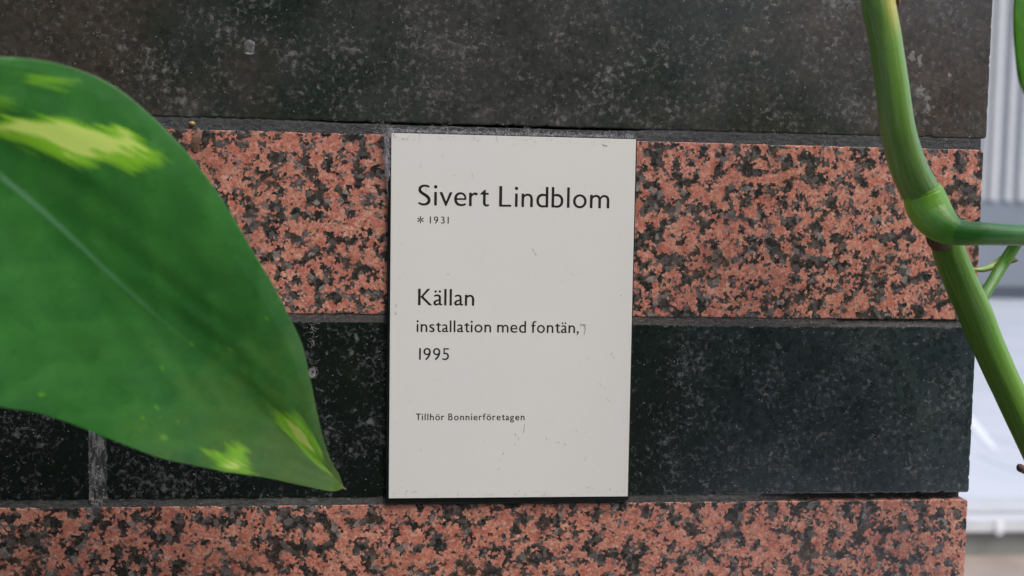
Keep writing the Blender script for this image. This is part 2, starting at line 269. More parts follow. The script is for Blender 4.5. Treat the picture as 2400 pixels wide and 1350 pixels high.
def stem_mat(name, dark, mid, pale, streak=.6, yellow=None, end=None):
    s = NT(name)
    at_ = s.n('ShaderNodeAttribute', attribute_name='tube')          # r: along (0-1), g: around (0-1)
    sp = s.n('ShaderNodeSeparateColor'); s.l(at_.outputs['Color'], sp.inputs[0])
    p = s.pos_mm(False)
    cv = s.n('ShaderNodeCombineXYZ'); s.l(s.math('MULTIPLY', sp.outputs[0], 3.0), cv.inputs[0]); s.l(s.math('MULTIPLY', sp.outputs[1], 26.0), cv.inputs[1])
    n1 = s.noise(cv.outputs[0], 1.0, 4, .6, .3)
    c = s.mix(s.map(n1, .28, .66), dark, mid); c = s.mix(s.map(n1, .57, .70, 0, streak), c, pale)
    cv2 = s.n('ShaderNodeCombineXYZ'); s.l(s.math('MULTIPLY', sp.outputs[0], 26.0), cv2.inputs[0]); s.l(s.math('MULTIPLY', sp.outputs[1], 70.0), cv2.inputs[1])
    n2 = s.noise(cv2.outputs[0], 1.0, 4, .7); c = s.mix(s.map(n2, .55, .72, 0, .45*streak), c, pale)
    c = s.mix(s.map(s.noise(p, 1.0, 2), .66, .72, 0, .4), c, tuple(q*.5 for q in dark))
    if yellow:   # a yellow-cream flash down one side
        k = s.math('MULTIPLY', s.map(s.math('ABSOLUTE', s.math('SUBTRACT', sp.outputs[1], yellow[0])), yellow[1], yellow[1]*.55), s.map(sp.outputs[0], yellow[2], yellow[2]*.5))
        k = s.math('MULTIPLY', k, s.map(n2, .25, .5)); c = s.mix(k, c, (.52, .46, .10))
    bl = s.voro(p, .16); blr = s.n('ShaderNodeSeparateColor'); s.l(bl.outputs['Color'], blr.inputs[0])
    k_ = s.math('MULTIPLY', s.map(s.math('ADD', bl.outputs['Distance'], s.math('MULTIPLY', s.noise(p, 1.2, 3), .12)), .16, .11), s.math('GREATER_THAN', blr.outputs[0], .72)); c = s.mix(s.math('MULTIPLY', k_, .55), c, (.20, .16, .07))
    if end: c = s.mix(s.map(sp.outputs[0], .45, .95), c, end)
    s.l(c, s.bsdf.inputs['Base Color']); s.set(Roughness=.33); s.bsdf.inputs['Subsurface Weight'].default_value = .12
    s.bsdf.inputs['Subsurface Radius'].default_value = (.3, .6, .1); s.bsdf.inputs['Subsurface Scale'].default_value = .002
    s.bump(s.math('ADD', n1, s.math('MULTIPLY', n2, .4)), .0005, .45)
    return s.m

PINK = granite_pink()
DARK_TOP = granite_dark('dusty_dark_granite', [(.08, (.056, .042, .030)), (.24, (.014, .023, .016)), (.34, (.015, .026, .018)), (.46, (.042, .042, .039)), (.56, (.034, .036, .033)), (.66, (.013, .023, .016)), (.80, (.070, .045, .029)), (1, (.046, .037, .028))], (.100, .094, .088), .85, .535, (.24, .40), .7, .28)  # brown and green stops put reflected tints into the stone colour
DARK_LOW = granite_dark('dark_granite', [(0, (.010, .012, .011)), (.3, (.008, .011, .010)), (.6, (.012, .017, .015)), (.9, (.034, .046, .050))], (.082, .086, .086), .85, .545, (.12, .26), .85, spec=.62)  # the paler blue stop paints a reflected haze at the right end
MORTAR_TOP = mortar_mat('grey_mortar', (.038, .040, .043), (.066, .066, .067))
MORTAR_MID = mortar_mat('brown_grey_mortar', (.052, .046, .043), (.090, .081, .076))
MORTAR_LOW = mortar_mat('dusty_mortar', (.040, .042, .040), (.095, .093, .087))
def lime_mat():
    s = NT('lime_mortar'); p = s.pos_mm(False); st = s.vmath('MULTIPLY', p, (1.0, 1.0, .35))
    a = s.map(s.noise(st, .42, 5, .7),   .45, .62); b = s.map(s.noise(p, 1.2, 4, .7), .42, .58)
    c = s.mix(a, (.020, .022, .021), (.115, .118, .115)); c = s.mix(s.math('MULTIPLY', b, a), c, (.24, .24, .235))
    s.l(c, s.bsdf.inputs['Base Color']); s.set(Roughness=.85); s.bump(b, .0003, .5); return s.m
LIME = lime_mat()
CORE = simple('wall_core', (.03, .03, .03), .9)

# ------------------------------------------------------------------ the granite wall
wall = empty('granite_wall', (50, 100, -Z0), 'polished granite wall of alternating dark and pink-red courses behind the white sign', 'wall')
DEPTH = 60.0
def chip(a, b, c, amp):
    n1 = fbm(a, b, c, .35, 3); n2 = noise.noise(Vector((a*.09, b*.09, c*.09)))
    return amp*(max(0, n1-.18)*1.6 + .25*abs(n2))
def stone(x0, x1, z0, z1, mat, step=1.2, seed=0.0, label=None):
    """block with a slightly worn arris: rings run round the front face"""
    if step > 4: amp = .3
    else: amp = .55
    pts = []
    def run(a, b):
        n = max(1, int(math.hypot(b[0]-a[0], b[1]-a[1])/step)); return [(a[0]+(b[0]-a[0])*i/n, a[1]+(b[1]-a[1])*i/n) for i in range(n)]
    c = [(x0, z0), (x1, z0), (x1, z1), (x0, z1)]
    for i in range(4): pts += run(c[i], c[(i+1) % 4])
    n = len(pts); V = []; F = []
    # (inset, y)
    rings = [(0, DEPTH), (0, 1.0), (.05, .26), (.22, .06), (.6, 0.0)]
    for ri, (ins, yy) in enumerate(rings):
        for (px, pz) in pts:
            k = chip(px+seed, pz, ri*.0+seed, amp) if ri > 0 else 0
            a = ins + (k if ri >= 1 else 0) + (.25*k if ri == 4 else 0)
            dx = min(px-x0, x1-px); dz = min(pz-z0, z1-pz)
            # inward normal; corners are rounded
            rx, rz = px, pz
            r = 1.3
            if px-x0 < r and ri: rx = x0 + max(px-x0, 0)*1.0
            sx = (1 if px-x0 < .01 else (-1 if x1-px < .01 else 0)); sz = (1 if pz-z0 < .01 else (-1 if z1-pz < .01 else 0))
            rad = 1.1 if ri else 0
            cx = max(0, rad-dx) if sz else 0; cz = max(0, rad-dz) if sx else 0
            ex = a*sx; ez = a*sz
            if sz and not sx and dx < rad: ez += sz*(rad-math.sqrt(max(0, rad*rad-(rad-dx)**2)))
            if sx and not sz and dz < rad: ex += sx*(rad-math.sqrt(max(0, rad*rad-(rad-dz)**2)))
            if sx and sz: ex += sx*rad*.3; ez += sz*rad*.3
            V.append((rx+ex, yy + (.4*k if ri in (2, 3) else 0), rz+ez))
    for r in range(len(rings)-1):
        for i in range(n):
            j = (i+1) % n; F.append((r*n+i, r*n+j, (r+1)*n+j, (r+1)*n+i))
    F.append(tuple((len(rings)-1)*n+i for i in range(n))); F.append(tuple(reversed(range(n))))
    o = mesh('stone_block', V, F, mat, wall)
    for pl in o.data.polygons: pl.use_smooth = False
    if label: o['label'] = label
    return o
XR = 265.4
def xr(z): return XR + {0: 0.0}.get(0, 0)
# courses seen in the photograph, then those that go on above and below it
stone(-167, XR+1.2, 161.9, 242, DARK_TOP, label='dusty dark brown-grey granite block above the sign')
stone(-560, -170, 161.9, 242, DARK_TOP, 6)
stone(-251, XR+.2, 79.6, 156.9, PINK, label='pink-red granite block behind the upper half of the sign')
stone(-560, -254, 79.6, 156.9, PINK, 6)
stone(-119.6, XR+.6, -.6, 76.2, DARK_LOW, label='near-black granite block behind the lower half of the sign')
stone(-420, -126.4, -.6, 76.2, DARK_LOW, label='near-black granite block left of the pale lime joint')
stone(-251, XR+.3, -80.5, -3.9, PINK, label='pink-red granite block below the sign')
stone(-560, -254, -80.5, -3.9, PINK, 6)
for k in range(4):
    z1 = -84.4-81.0*k; z0 = z1-76.8; mt = (DARK_LOW, PINK)[k % 2]; sh = (40, -60)[k % 2]
    stone(-200+sh, XR, z0, z1, mt, 8); stone(-560, -203+sh, z0, z1, mt, 8)
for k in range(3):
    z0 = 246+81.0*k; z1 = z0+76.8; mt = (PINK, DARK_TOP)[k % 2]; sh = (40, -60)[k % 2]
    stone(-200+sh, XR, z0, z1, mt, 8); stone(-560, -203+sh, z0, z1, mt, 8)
def slab(name, x0, x1, y0, y1, z0, z1, mat, parent=None, bev=0.0, **kw):
    V = [(x, y, z) for x in (x0, x1) for y in (y0, y1) for z in (z0, z1)]
    F = [(0, 1, 3, 2), (4, 6, 7, 5), (0, 4, 5, 1), (2, 3, 7, 6), (0, 2, 6, 4), (1, 5, 7, 3)]
    o = mesh(name, V, F, mat, parent, **kw)
    if bev:
        bm = bmesh.new(); bm.from_mesh(o.data); bmesh.ops.bevel(bm, geom=bm.edges[:], offset=bev*S, segments=2, affect='EDGES'); bm.to_mesh(o.data); bm.free()
    return o
slab('wall_core', -555, XR-3, DEPTH+1, 300, -Z0, 485, CORE, wall)
core2 = slab('footing', -555, XR-1, 2, DEPTH, -Z0, -409, CORE, wall)
# horizontal mortar joints, laid a little behind the stone face, their surface hand-struck
def joint(x0, x1, z0, z1, mat, depth, rough_amp=.25, dx=1.3, label=None, name='mortar_joint'):
    nx = int((x1-x0)/dx); nz = 7; V = []; F = []
    for i in range(nx+1):
        X = x0+(x1-x0)*i/nx
        for j in range(nz+1):
            t = j/nz; Zz = z0+(z1-z0)*t
            yy = depth(X, t) + rough_amp*fbm(X, 0, Zz, .5, 4) + .12*noise.noise(Vector((X*2.2, 0, Zz*2.2)))
            V.append((X, yy, Zz))
    for i in range(nx):
        for j in range(nz):
            a = i*(nz+1)+j; F.append((a, a+nz+1, a+nz+2, a+1))
    n0 = len(V)
    V += [(x0, DEPTH, z0), (x0, DEPTH, z1), (x1, DEPTH, z0), (x1, DEPTH, z1)]
    F.append((nx*(nz+1), n0+2, n0+3)+tuple(nx*(nz+1)+nz-j for j in range(nz)))
    F.append(tuple(range(nz+1))+(n0+1, n0))
    o = mesh(name, V, F, mat, wall, smooth=False)
    if label: o['label'] = label
    return o
def d_top(X, t):   # open slot under the upper stone above the sign, flush elsewhere
    slot = max(0, min(1, (X+40)/60.))*max(0, min(1, (112-X)/25.)) 
    return .25 + .5*max(0, t-.8)*2 + slot*6*max(0, t-.80)*5
joint(-250, XR-1.3, 156.6, 162.2, MORTAR_TOP, d_top)
joint(-250, XR-1.3, 75.8, 80.0, MORTAR_MID, lambda X, t: .35+(.1 if X < 200 else 1.4)*t)
def d_low(X, t):
    deep = max(0, min(1, (X-165)/25.))
    return .3+.2*t+deep*(4.0+1.6*noise.noise(Vector((X*.12, 0, 3))))
joint(-250, XR-1.6, -4.2, -.3, MORTAR_LOW, d_low)
# the upright lime-filled joint in the lower dark course
def vjoint():
    V = []; F = []; nx = 14; nz = 90; x0, x1, z0, z1 = -127, -119, -1.4, 77
    for i in range(nx+1):
        for j in range(nz+1):
            X = x0+(x1-x0)*i/nx; Zz = z0+(z1-z0)*j/nz
            V.append((X, .18+.22*fbm(X, 5, Zz, .6, 4), Zz))
    for i in range(nx):
        for j in range(nz):
            a = i*(nz+1)+j; F.append((a, a+nz+1, a+nz+2, a+1))
    o = mesh('mortar_joint', V, F, LIME, wall); o['label'] = 'pale lime-smeared upright joint in the dark course'
vjoint()

# ------------------------------------------------------------------ lettering (a humanist sans drawn with strokes)
X_ = .655
def bez(*p, n=14):
    p = np.array(p, float); out = []
    for k in range(0, len(p)-1, 3):
        a, b, c, d = p[k:k+4]
        for i in range(n+(1 if k+4 >= len(p) else 0)):
            t = i/n; out.append(a*(1-t)**3+3*b*t*(1-t)**2+3*c*t*t*(1-t)+d*t**3)
    return np.array(out)
def arc(cx, cy, rx, ry, a0, a1, n=28):
    t = np.radians(np.linspace(a0, a1, n)); return np.stack([cx+rx*np.cos(t), cy+ry*np.sin(t)], 1)
def stroke(path, ws):
    path = np.asarray(path, float); n = len(path)
    t = np.gradient(path, axis=0); t /= np.linalg.norm(t, axis=1)[:, None]; nn = np.stack([-t[:, 1], t[:, 0]], 1)
    w_ = np.interp(np.linspace(0, 1, n), np.linspace(0, 1, len(ws)), ws)[:, None]/2
    return np.vstack([path+nn*w_, (path-nn*w_)[::-1]])
def line(a, b, w_, w2=None): return stroke(np.array([a, b], float), [w_, w2 or w_])
def poly(*p): return np.array(p, float)
def disc(cx, cy, r): return arc(cx, cy, r, r, 0, 360, 22)[:-1]
def ring(cx, cy, ro_x, ro_y, wx, wy):
    o = arc(cx, cy, ro_x, ro_y, 0, 360, 40); i = arc(cx, cy, ro_x-wx, ro_y-wy, 0, 360, 40)[::-1]; return np.vstack([o, i])
W_ = .128
def rect(x0, x1, y0, y1): return poly((x0, y0), (x1, y0), (x1, y1), (x0, y1))
def arch(x0, w_=.56): # from stem at x0 over to the right stem
    return [stroke(bez((x0+.10, .44), (x0+.13, .57), (x0+.22, .605), (x0+.295, .605), (x0+.42, .605), (x0+w_-.064, .53), (x0+w_-.064, .37)), [.06, .10, .105, .12, W_]), rect(x0+w_-W_, x0+w_, 0, .38)]
def g_a(): 
    return [stroke(bez((.035, .545), (.10, .60), (.17, .612), (.235, .612), (.34, .612), (.385, .55), (.385, .43)), [.08, .10, .095, .12, .118]),
            stroke(bez((.385, .45), (.385, .35), (.385, .20), (.385, .13), (.385, .04), (.44, .02), (.535, .075)), [.118, .118, .118, .115, .10, .05]),
            stroke(bez((.385, .345), (.25, .31), (.06, .27), (.06, .14), (.06, .02), (.20, .01), (.385, .125)), [.06, .085, .118, .12, .09, .055])]
GL = {
 'i': (W_, [rect(0, W_, 0, X_), disc(W_/2, .905, .083)]),
 'l': (W_, [rect(0, W_, 0, 1.0)]),
 '1': (W_, [rect(0, W_, 0, 1.0)]),
 'L': (.60, [rect(0, .142, 0, 1.0), rect(0.1, .60, 0, .098)]),
 'T': (.72, [rect(0, .72, .90, 1.0), rect(.289, .431, 0, .95)]),
 'K': (.80, [rect(0, .142, 0, 1.0), poly((.155, .52), (.56, 1.0), (.72, 1.0), (.315, .545), (.315, .52), (.84, 0), (.66, 0), (.155, .49))]),
 'n': (.56, [rect(0, W_, 0, X_)]+arch(0)),
 'h': (.56, [rect(0, W_, 0, 1.0)]+arch(0)),
 'm': (.97, [rect(0, W_, 0, X_)]+arch(0, .55)+arch(.42, .55)),
 'r': (.43, [rect(0, W_, 0, X_), stroke(bez((.09, .42), (.13, .56), (.22, .62), (.31, .605), (.35, .60), (.37, .59), (.405, .57)), [.05, .09, .12, .125, .12])]),
 'o': (.68, [ring(.34, X_/2, .34, .343, .125, .105)]),
 'e': (.60, [stroke(bez((.075, .335), (.545, .335), (.545, .335), (.545, .335)), [.085, .085])[:], stroke(bez((.545, .30), (.56, .50), (.47, .615), (.315, .615), (.17, .615), (.063, .51), (.063, .33), (.063, .14), (.18, .043), (.35, .043), (.44, .043), (.51, .065), (.565, .105)), [.09, .10, .095, .12, .128, .125, .10, .10, .085])]),
 'd': (.585, [rect(.585-W_, .585, 0, 1.0), stroke(bez((.50, .565), (.43, .605), (.38, .612), (.33, .612), (.16, .612), (.063, .49), (.063, .32), (.063, .15), (.16, .045), (.32, .045), (.39, .045), (.45, .05), (.52, .05)), [.08, .10, .12, .128, .128, .105, .10, .10]), rect(.45, .5, 0, .098)]),
 'b': (.585, [rect(0, W_, 0, 1.0), stroke(bez((.085, .565), (.15, .605), (.20, .612), (.255, .612), (.425, .612), (.522, .49), (.522, .32), (.522, .15), (.425, .045), (.26, .045), (.19, .045), (.13, .06), (.08, .07)), [.08, .10, .12, .128, .128, .105, .10, .09])]),
 'v': (.635, [poly((0, X_), (.145, X_), (.325, .20), (.50, X_), (.635, X_), (.345, -.015), (.29, -.015))]),
 't': (.45, [rect(.165, .165+W_, .17, .66), rect(.15, .44, .57, X_), poly((0, .57), (.02, .60), (.235, .80), (.293, .80), (.293, .57)), stroke(bez((.229, .20), (.229, .09), (.27, .045), (.34, .045), (.38, .045), (.42, .055), (.455, .075)), [W_, .12, .10, .09, .08])]),
 'f': (.40, [rect(.10, .10+W_, 0, .72), rect(0, .37, .57, X_), stroke(bez((.164, .68), (.164, .86), (.21, .955), (.33, .955), (.37, .955), (.40, .945), (.425, .93)), [W_, .12, .10, .095, .10])]),
 's': (.44, [stroke(bez((.40, .575), (.34, .605), (.29, .612), (.24, .612), (.14, .612), (.062, .565), (.062, .49), (.062, .38), (.38, .33), (.38, .17), (.38, .08), (.29, .043), (.19, .043), (.13, .043), (.07, .06), (.02, .095)), [.09, .095, .10, .115, .125, .13, .115, .10, .095, .09])]),
 'S': (.60, [stroke(bez((.525, .885), (.46, .945), (.39, .955), (.33, .955), (.18, .955), (.072, .885), (.072, .765), (.072, .55), (.528, .51), (.528, .255), (.528, .12), (.41, .045), (.26, .045), (.18, .045), (.09, .07), (.025, .13)), [.095, .10, .10, .125, .14, .148, .14, .11, .10, .095])]),
 'a': (.50, g_a()),
 'B': (.62, [rect(0, .135, 0, 1.0), stroke(bez((.08, .95), (.25, .95), (.25, .95), (.28, .95), (.42, .95), (.47, .86), (.47, .76), (.47, .62), (.38, .55), (.20, .55)), [.09, .09, .10, .12, .09, .08]), stroke(bez((.1, .535), (.25, .535), (.25, .535), (.30, .535), (.48, .535), (.555, .42), (.555, .29), (.555, .12), (.43, .05), (.27, .05), (.2, .05), (.15, .05), (.08, .05)), [.08, .09, .11, .135, .12, .10, .10])]),
 'g': (.60, [ring(.26, .41, .25, .24, .12, .085), stroke(bez((.40, .56), (.45, .60), (.50, .61), (.58, .60)), [.08, .09, .09]), stroke(bez((.20, .20), (.06, .12), (.12, .05), (.28, .03)), [.07, .08, .09]), ring(.29, -.145, .29, .20, .11, .085)]),
 ',': (.17, [disc(.085, .075, .083), poly((.168, .075), (.165, .02), (.13, -.07), (.03, -.19), (.0, -.165), (.06, -.06), (.08, .0))]),
 '9': (.62, [ring(.305, .705, .305, .305, .125, .105), stroke(bez((.552, .70), (.552, .42), (.42, .20), (.19, .015)), [.12, .125, .125, .12])]),
 '3': (.53, [stroke(bez((.03, .90), (.10, .95), (.16, .955), (.22, .955), (.36, .955), (.43, .87), (.43, .77), (.43, .62), (.33, .54), (.19, .54)), [.09, .10, .12, .12, .08]), stroke(bez((.19, .54), (.36, .53), (.47, .42), (.47, .28), (.47, .12), (.35, .045), (.21, .045), (.13, .045), (.07, .06), (.0, .10)), [.08, .11, .128, .12, .10, .09])]),
 '5': (.56, [rect(.10, .20, .50, 1.0), rect(.10, .55, .905, 1.0), stroke(bez((.10, .545), (.18, .565), (.22, .565), (.26, .565), (.43, .565), (.50, .44), (.50, .31), (.50, .13), (.37, .045), (.21, .045), (.13, .045), (.07, .065), (.0, .115)), [.10, .10, .115, .13, .12, .10, .09])]),
}
star = []
for k in range(6):
    a = R(90+60*k); ca, sa = math.cos(a), math.sin(a)
    star.append(line((.47+.12*ca, .49+.12*sa), (.47+.46*ca, .49+.46*sa), .07, .145)); star.append(disc(.47+.45*ca, .49+.45*sa, .07))
star.append(ring(.47, .49, .16, .16, .065, .065))
GL['*'] = (.94, star)
GL['ä'] = (.50, g_a()+[disc(.12, .845, .068), disc(.38, .845, .068)])
GL['ö'] = (.68, [ring(.34, X_/2, .34, .343, .125, .105), disc(.20, .845, .068), disc(.48, .845, .068)])
SB = {'l': .085, 'i': .085, '1': .12, 'n': .08, 'h': .08, 'm': .08, 'r': .05, 'o': .06, 'ö': .06, 'e': .05, 'd': .07, 'b': .07, 'v': .01, 't': .01, 'f': .01, 's': .055, 'a': .04, 'ä': .04, 'g': .04, 'L': .07, 'S': .065, 'T': .0, 'K': .06, 'B': .08, ',': .04, '9': .08, '3': .08, '5': .06, '*': .0}
def sdf(polys, gx, gy):
    best = np.full(gx.shape, 9.0)
    for q in polys:
        q = np.asarray(q); a = q; b = np.roll(q, -1, 0); inside = np.zeros(gx.shape, bool); dmin = np.full(gx.shape, 9.0)
        for (ax, ay), (bx, by) in zip(a, b):
            ex, ey = bx-ax, by-ay; L2 = ex*ex+ey*ey
            if L2 < 1e-12: continue
            t = np.clip(((gx-ax)*ex+(gy-ay)*ey)/L2, 0, 1); d = np.hypot(gx-ax-t*ex, gy-ay-t*ey); dmin = np.minimum(dmin, d)
            c = ((ay > gy) != (by > gy)) & (gx < (ex*(gy-ay)/(ey if abs(ey) > 1e-12 else 1e-12)+ax)); inside ^= c
        best = np.minimum(best, np.where(inside, -dmin, dmin))
    return best
_cache = {}
def glyph_tris(ch, res, bold=.008):
    key = (ch, res)
    if key in _cache: return _cache[key]
    wd, polys = GL[ch]; h = 1.0/res
    xs = np.arange(-.12, wd+.14, h); ys = np.arange(-.42, 1.08, h); gx, gy = np.meshgrid(xs, ys, indexing='ij'); D = sdf(polys, gx, gy)-bold
    V = []; F = []; vid = {}
    def vert(k, p):
        if k not in vid: vid[k] = len(V); V.append(p)
        return vid[k]
    nx, ny = D.shape
    near = (np.minimum.reduce([D[:-1, :-1], D[1:, :-1], D[:-1, 1:], D[1:, 1:]]) < 0)
    for i, j in zip(*np.nonzero(near)):
        cs = [(i, j), (i+1, j), (i+1, j+1), (i, j+1)]; loop = []
        for k in range(4):
            a = cs[k]; b = cs[(k+1) % 4]; da = D[a]; db = D[b]
            if da < 0: loop.append(vert(('c',)+a, (xs[a[0]], ys[a[1]])))
            if (da < 0) != (db < 0):
                t = da/(da-db); e = ('e',)+(min(a, b))+(max(a, b))
                loop.append(vert(e, (xs[a[0]]+t*(xs[b[0]]-xs[a[0]]), ys[a[1]]+t*(ys[b[1]]-ys[a[1]]))))
        if len(loop) >= 3: F.append(tuple(loop))
    _cache[key] = (np.array(V), F); return _cache[key]
def text(s, x0, x1, z0, z1, cap, mat, parent, track=0.0, space=.42, res=30, wscale=None, label=None):
    """baseline from (x0,z0) to (x1,z1); the letter gaps are set so that the line is exactly that long"""
    adv = []; pos = 0.0; items = []
    for k, ch in enumerate(s):
        if ch == ' ': pos += space; continue
        if k > 0 and s[k-1] != ' ': pos += SB[ch]+track
        elif k > 0: pos += SB[ch]
        items.append([ch, pos, k]); pos += GL[ch][0]+SB[ch]
    tot = items[-1][1]+GL[items[-1][0]][0]
    want = (x1-x0)/cap; gaps = len(items)-1; extra = (want-tot)/gaps
    print('TEXT', s, 'extra per gap', round(extra, 3))
    V = []; F = []
    for q, (ch, p0, k) in enumerate(items):
        gv, gf = glyph_tris(ch, res, .002 if cap > 8 else (.006 if cap > 6 else (.011 if cap > 4 else .018))); n0 = len(V)
        for (a, b) in gv:
            X = (p0+q*extra+a)*cap; V.append((x0+X, 0, z0+(z1-z0)*X/(x1-x0)+b*cap))
        F += [tuple(n0+i for i in fc) for fc in gf]
    V = [(a, YFACE-.03, c) for a, b, c in V]
    o = mesh('lettering', V, F, mat, parent)
    if label: o['label'] = label
    return o

# ------------------------------------------------------------------ the sign
YFACE = -3.5
def face_mat():
    s = NT('cream_enamel'); p = s.pos_mm(False)
    c = s.mix(s.map(s.noise(p, .02, 3), .35, .65), (.70, .685, .64), (.69, .685, .655))
    # faint printing screen and thin grey rubs
    c = s.mix(s.map(s.noise(p, 2.2, 3, .7), .3, .7, 0, .10), c, (.60, .585, .55))
    st = s.vmath('MULTIPLY', p, (1.0, 1.0, .25)); rub = s.map(s.noise(st, .35, 5, .75), .70, .80, 0, .35); c = s.mix(rub, c, (.40, .39, .37))
    fl = s.voro(p, .12); rnd = s.n('ShaderNodeSeparateColor'); s.l(fl.outputs['Color'], rnd.inputs[0])
    dot = s.math('MULTIPLY', s.math('LESS_THAN', fl.outputs['Distance'], .026), s.math('GREATER_THAN', rnd.outputs[0], .5)); c = s.mix(s.math('MULTIPLY', dot, .6), c, (.22, .21, .19))
    s.l(c, s.bsdf.inputs['Base Color']); s.set(Roughness=.5); s.bsdf.inputs['Specular IOR Level'].default_value = .3
    s.bump(s.noise(p, 1.5, 4), .00002, .3)
    return s.m
FACE = face_mat()
INK = simple('brown_black_ink', (.018, .014, .011), .6, spec=.2)
BACK = simple('black_anodised', (.010, .012, .012), .35, .25, 6)
sign = empty('wall_sign', (52.5, 0, 0), 'upright off-white rectangular sign with dark brown Swedish lettering fixed across three granite courses', 'sign')
back = slab('backing_plate', -1.35, 105.7, -2.6, 0.9, -2.2, 157.5, BACK, sign, .35)
face = slab('face_panel', 0, 105, YFACE, -2.62, 0, 157.0, FACE, sign, .12)
text('Sivert Lindblom', 11.55, 93.9, 126.75, 126.95, 8.75, INK, sign, .0, .40, 46, label='large name across the upper part of the sign')
def fixed(s, x0, x1, z, cap, **k): return text(s, x0, x1, z, z, cap, INK, sign, **k)
fixed('* 1931', 11.25, 24.55, 119.2, 2.85, space=.55, res=26, label='small star sign and birth year')
fixed('Källan', 11.93, 35.9, 84.1, 7.05, res=40, label='title line in mid-sized letters')
fixed('installation med fontän,', 11.45, 81.6, 72.6, 5.0, space=.34, res=32, label='description line ending in a comma')
fixed('1995', 12.6, 25.3, 60.55, 5.0, res=32, label='year line')
fixed('Tillhör Bonnierföretagen', 11.45, 58.5, 34.25, 2.85, space=.40, res=24, label='small spaced-out owner line')

# ------------------------------------------------------------------ fibres: thin round hairs joined in one mesh
def fibre_mesh(name, curves, mat, parent=None, sides=3):
    V = []; F = []
    for pts, r in curves:
        pts = [Vector(p) for p in pts]; n = len(pts); b0 = len(V)
        for i, p in enumerate(pts):
            t = (pts[min(i+1, n-1)]-pts[max(i-1, 0)]); t = t.normalized() if t.length > 1e-9 else Vector((1, 0, 0))
            a = t.cross(Vector((0, 1, 0))); a = a.normalized() if a.length > 1e-6 else Vector((1, 0, 0)); b = t.cross(a)
            rr = r*(1 if 0 < i < n-1 else .5)
            for k in range(sides):
                g = 2*PI*k/sides; V.append(tuple(p+a*rr*math.cos(g)+b*rr*math.sin(g)))
        for i in range(n-1):
            for k in range(sides):
                q = (k+1) % sides; F.append((b0+i*sides+k, b0+i*sides+q, b0+(i+1)*sides+q, b0+(i+1)*sides+k))
    return mesh(name, V, F, mat, parent, smooth=True)
def curl(x, y, z, length, kink, n=8, up=0.0, ydrift=.03):
    a = random.uniform(0, 2*PI); c = random.uniform(-kink, kink); pts = [(x, y, z)]; st = length/n
    for i in range(n):
        c += random.uniform(-kink, kink)*.5; a += c
        x += math.cos(a)*st; z += math.sin(a)*st+up*st; y += random.uniform(-1, 1)*ydrift
        pts.append((x, y, z))
    return pts
LINT = simple('grey_lint', (.42, .42, .46), .9, .3, 4)
LINT_W = simple('pale_lint', (.50, .49, .46), .9)
HAIR = simple('dark_hair', (.20, .185, .165), .8)
cv = []
# thick fluff along the top edge of the backing plate
for i in range(1300):
    X = random.uniform(-1, 105); dens = .55+.45*noise.noise(Vector((X*.16, 2, 0)))
    if random.random() > dens+.25: continue
    hgt = abs(random.gauss(0, .8)); cv.append((curl(X, random.uniform(-3.3, -.3), 157.7+hgt*.8, random.uniform(.8, 2.6), 1.0, 7), random.uniform(.030, .06)))
# lint drape hanging over the upper left corner
for i in range(330):
    t = random.random()**1.2; X = -.3-3.0*math.sin(min(1, t*2.2)*PI/2)*(1-.55*t)*random.random()**.6; Zz = 158.6-21*t+random.uniform(-1, 1)
    cv.append((curl(X, random.uniform(-3.3, -2.7), Zz, random.uniform(1, 3), .9, 7), random.uniform(.025, .05)))
for k, (dx, ln) in enumerate(((-3.1, 20), (-2.3, 27), (-1.7, 31), (-2.7, 15), (-1.4, 12))):
    pts = []
    for i in range(22):
        t = i/21; X = dx*math.sin(min(1, t*3.0)*PI/2)*(1-.25*t)+.12*math.sin(i*.9+k); pts.append((X, -3.3+t*.4, 158.9-ln*t**1.25))
    cv.append((pts, .05))
lint = fibre_mesh('dust_lint', cv, LINT); tag(lint, 'grey lint caught along the top edge and upper left corner of the sign', 'lint', kind='stuff')
cv = []
def bow(x0, z0, x1, z1, h, y, r, n=20):
    cv.append(([(x0+(x1-x0)*i/n, y, z0+(z1-z0)*i/n+h*4*(i/n)*(1-i/n)) for i in range(n+1)], r))
bow(18, 158.3, 34, 158.1, 2.2, -2.4, .045); bow(35, 158.3, 42.5, 157.6, 2.6, -2.6, .04); bow(60, 158.4, 66, 158, 2.4, -1.8, .04)
for (X, Zz) in ((17, 160.8), (49.5, 160.3), (56.5, 160.6), (58, 160), (22.5, 160.5), (86.5, 158.5), (80, 159.2), (-.6, 159.5), (101, 158.6)):
    for i in range(7): cv.append((curl(X+random.gauss(0, .6), -1.0, Zz+random.gauss(0, .5), random.uniform(1, 2.6), .9, 8), .035))
# tan tuft left of the sign's corner
for i in range(70): cv.append((curl(-4+random.gauss(0, 2.2), -.25, 158+random.gauss(0, 2.4), random.uniform(1.5, 3.5), .7, 8), .028))
hairs = fibre_mesh('stray_fibre', cv, LINT_W); tag(hairs, 'pale stray fibres arching above the top edge of the sign', 'fibres', kind='stuff')
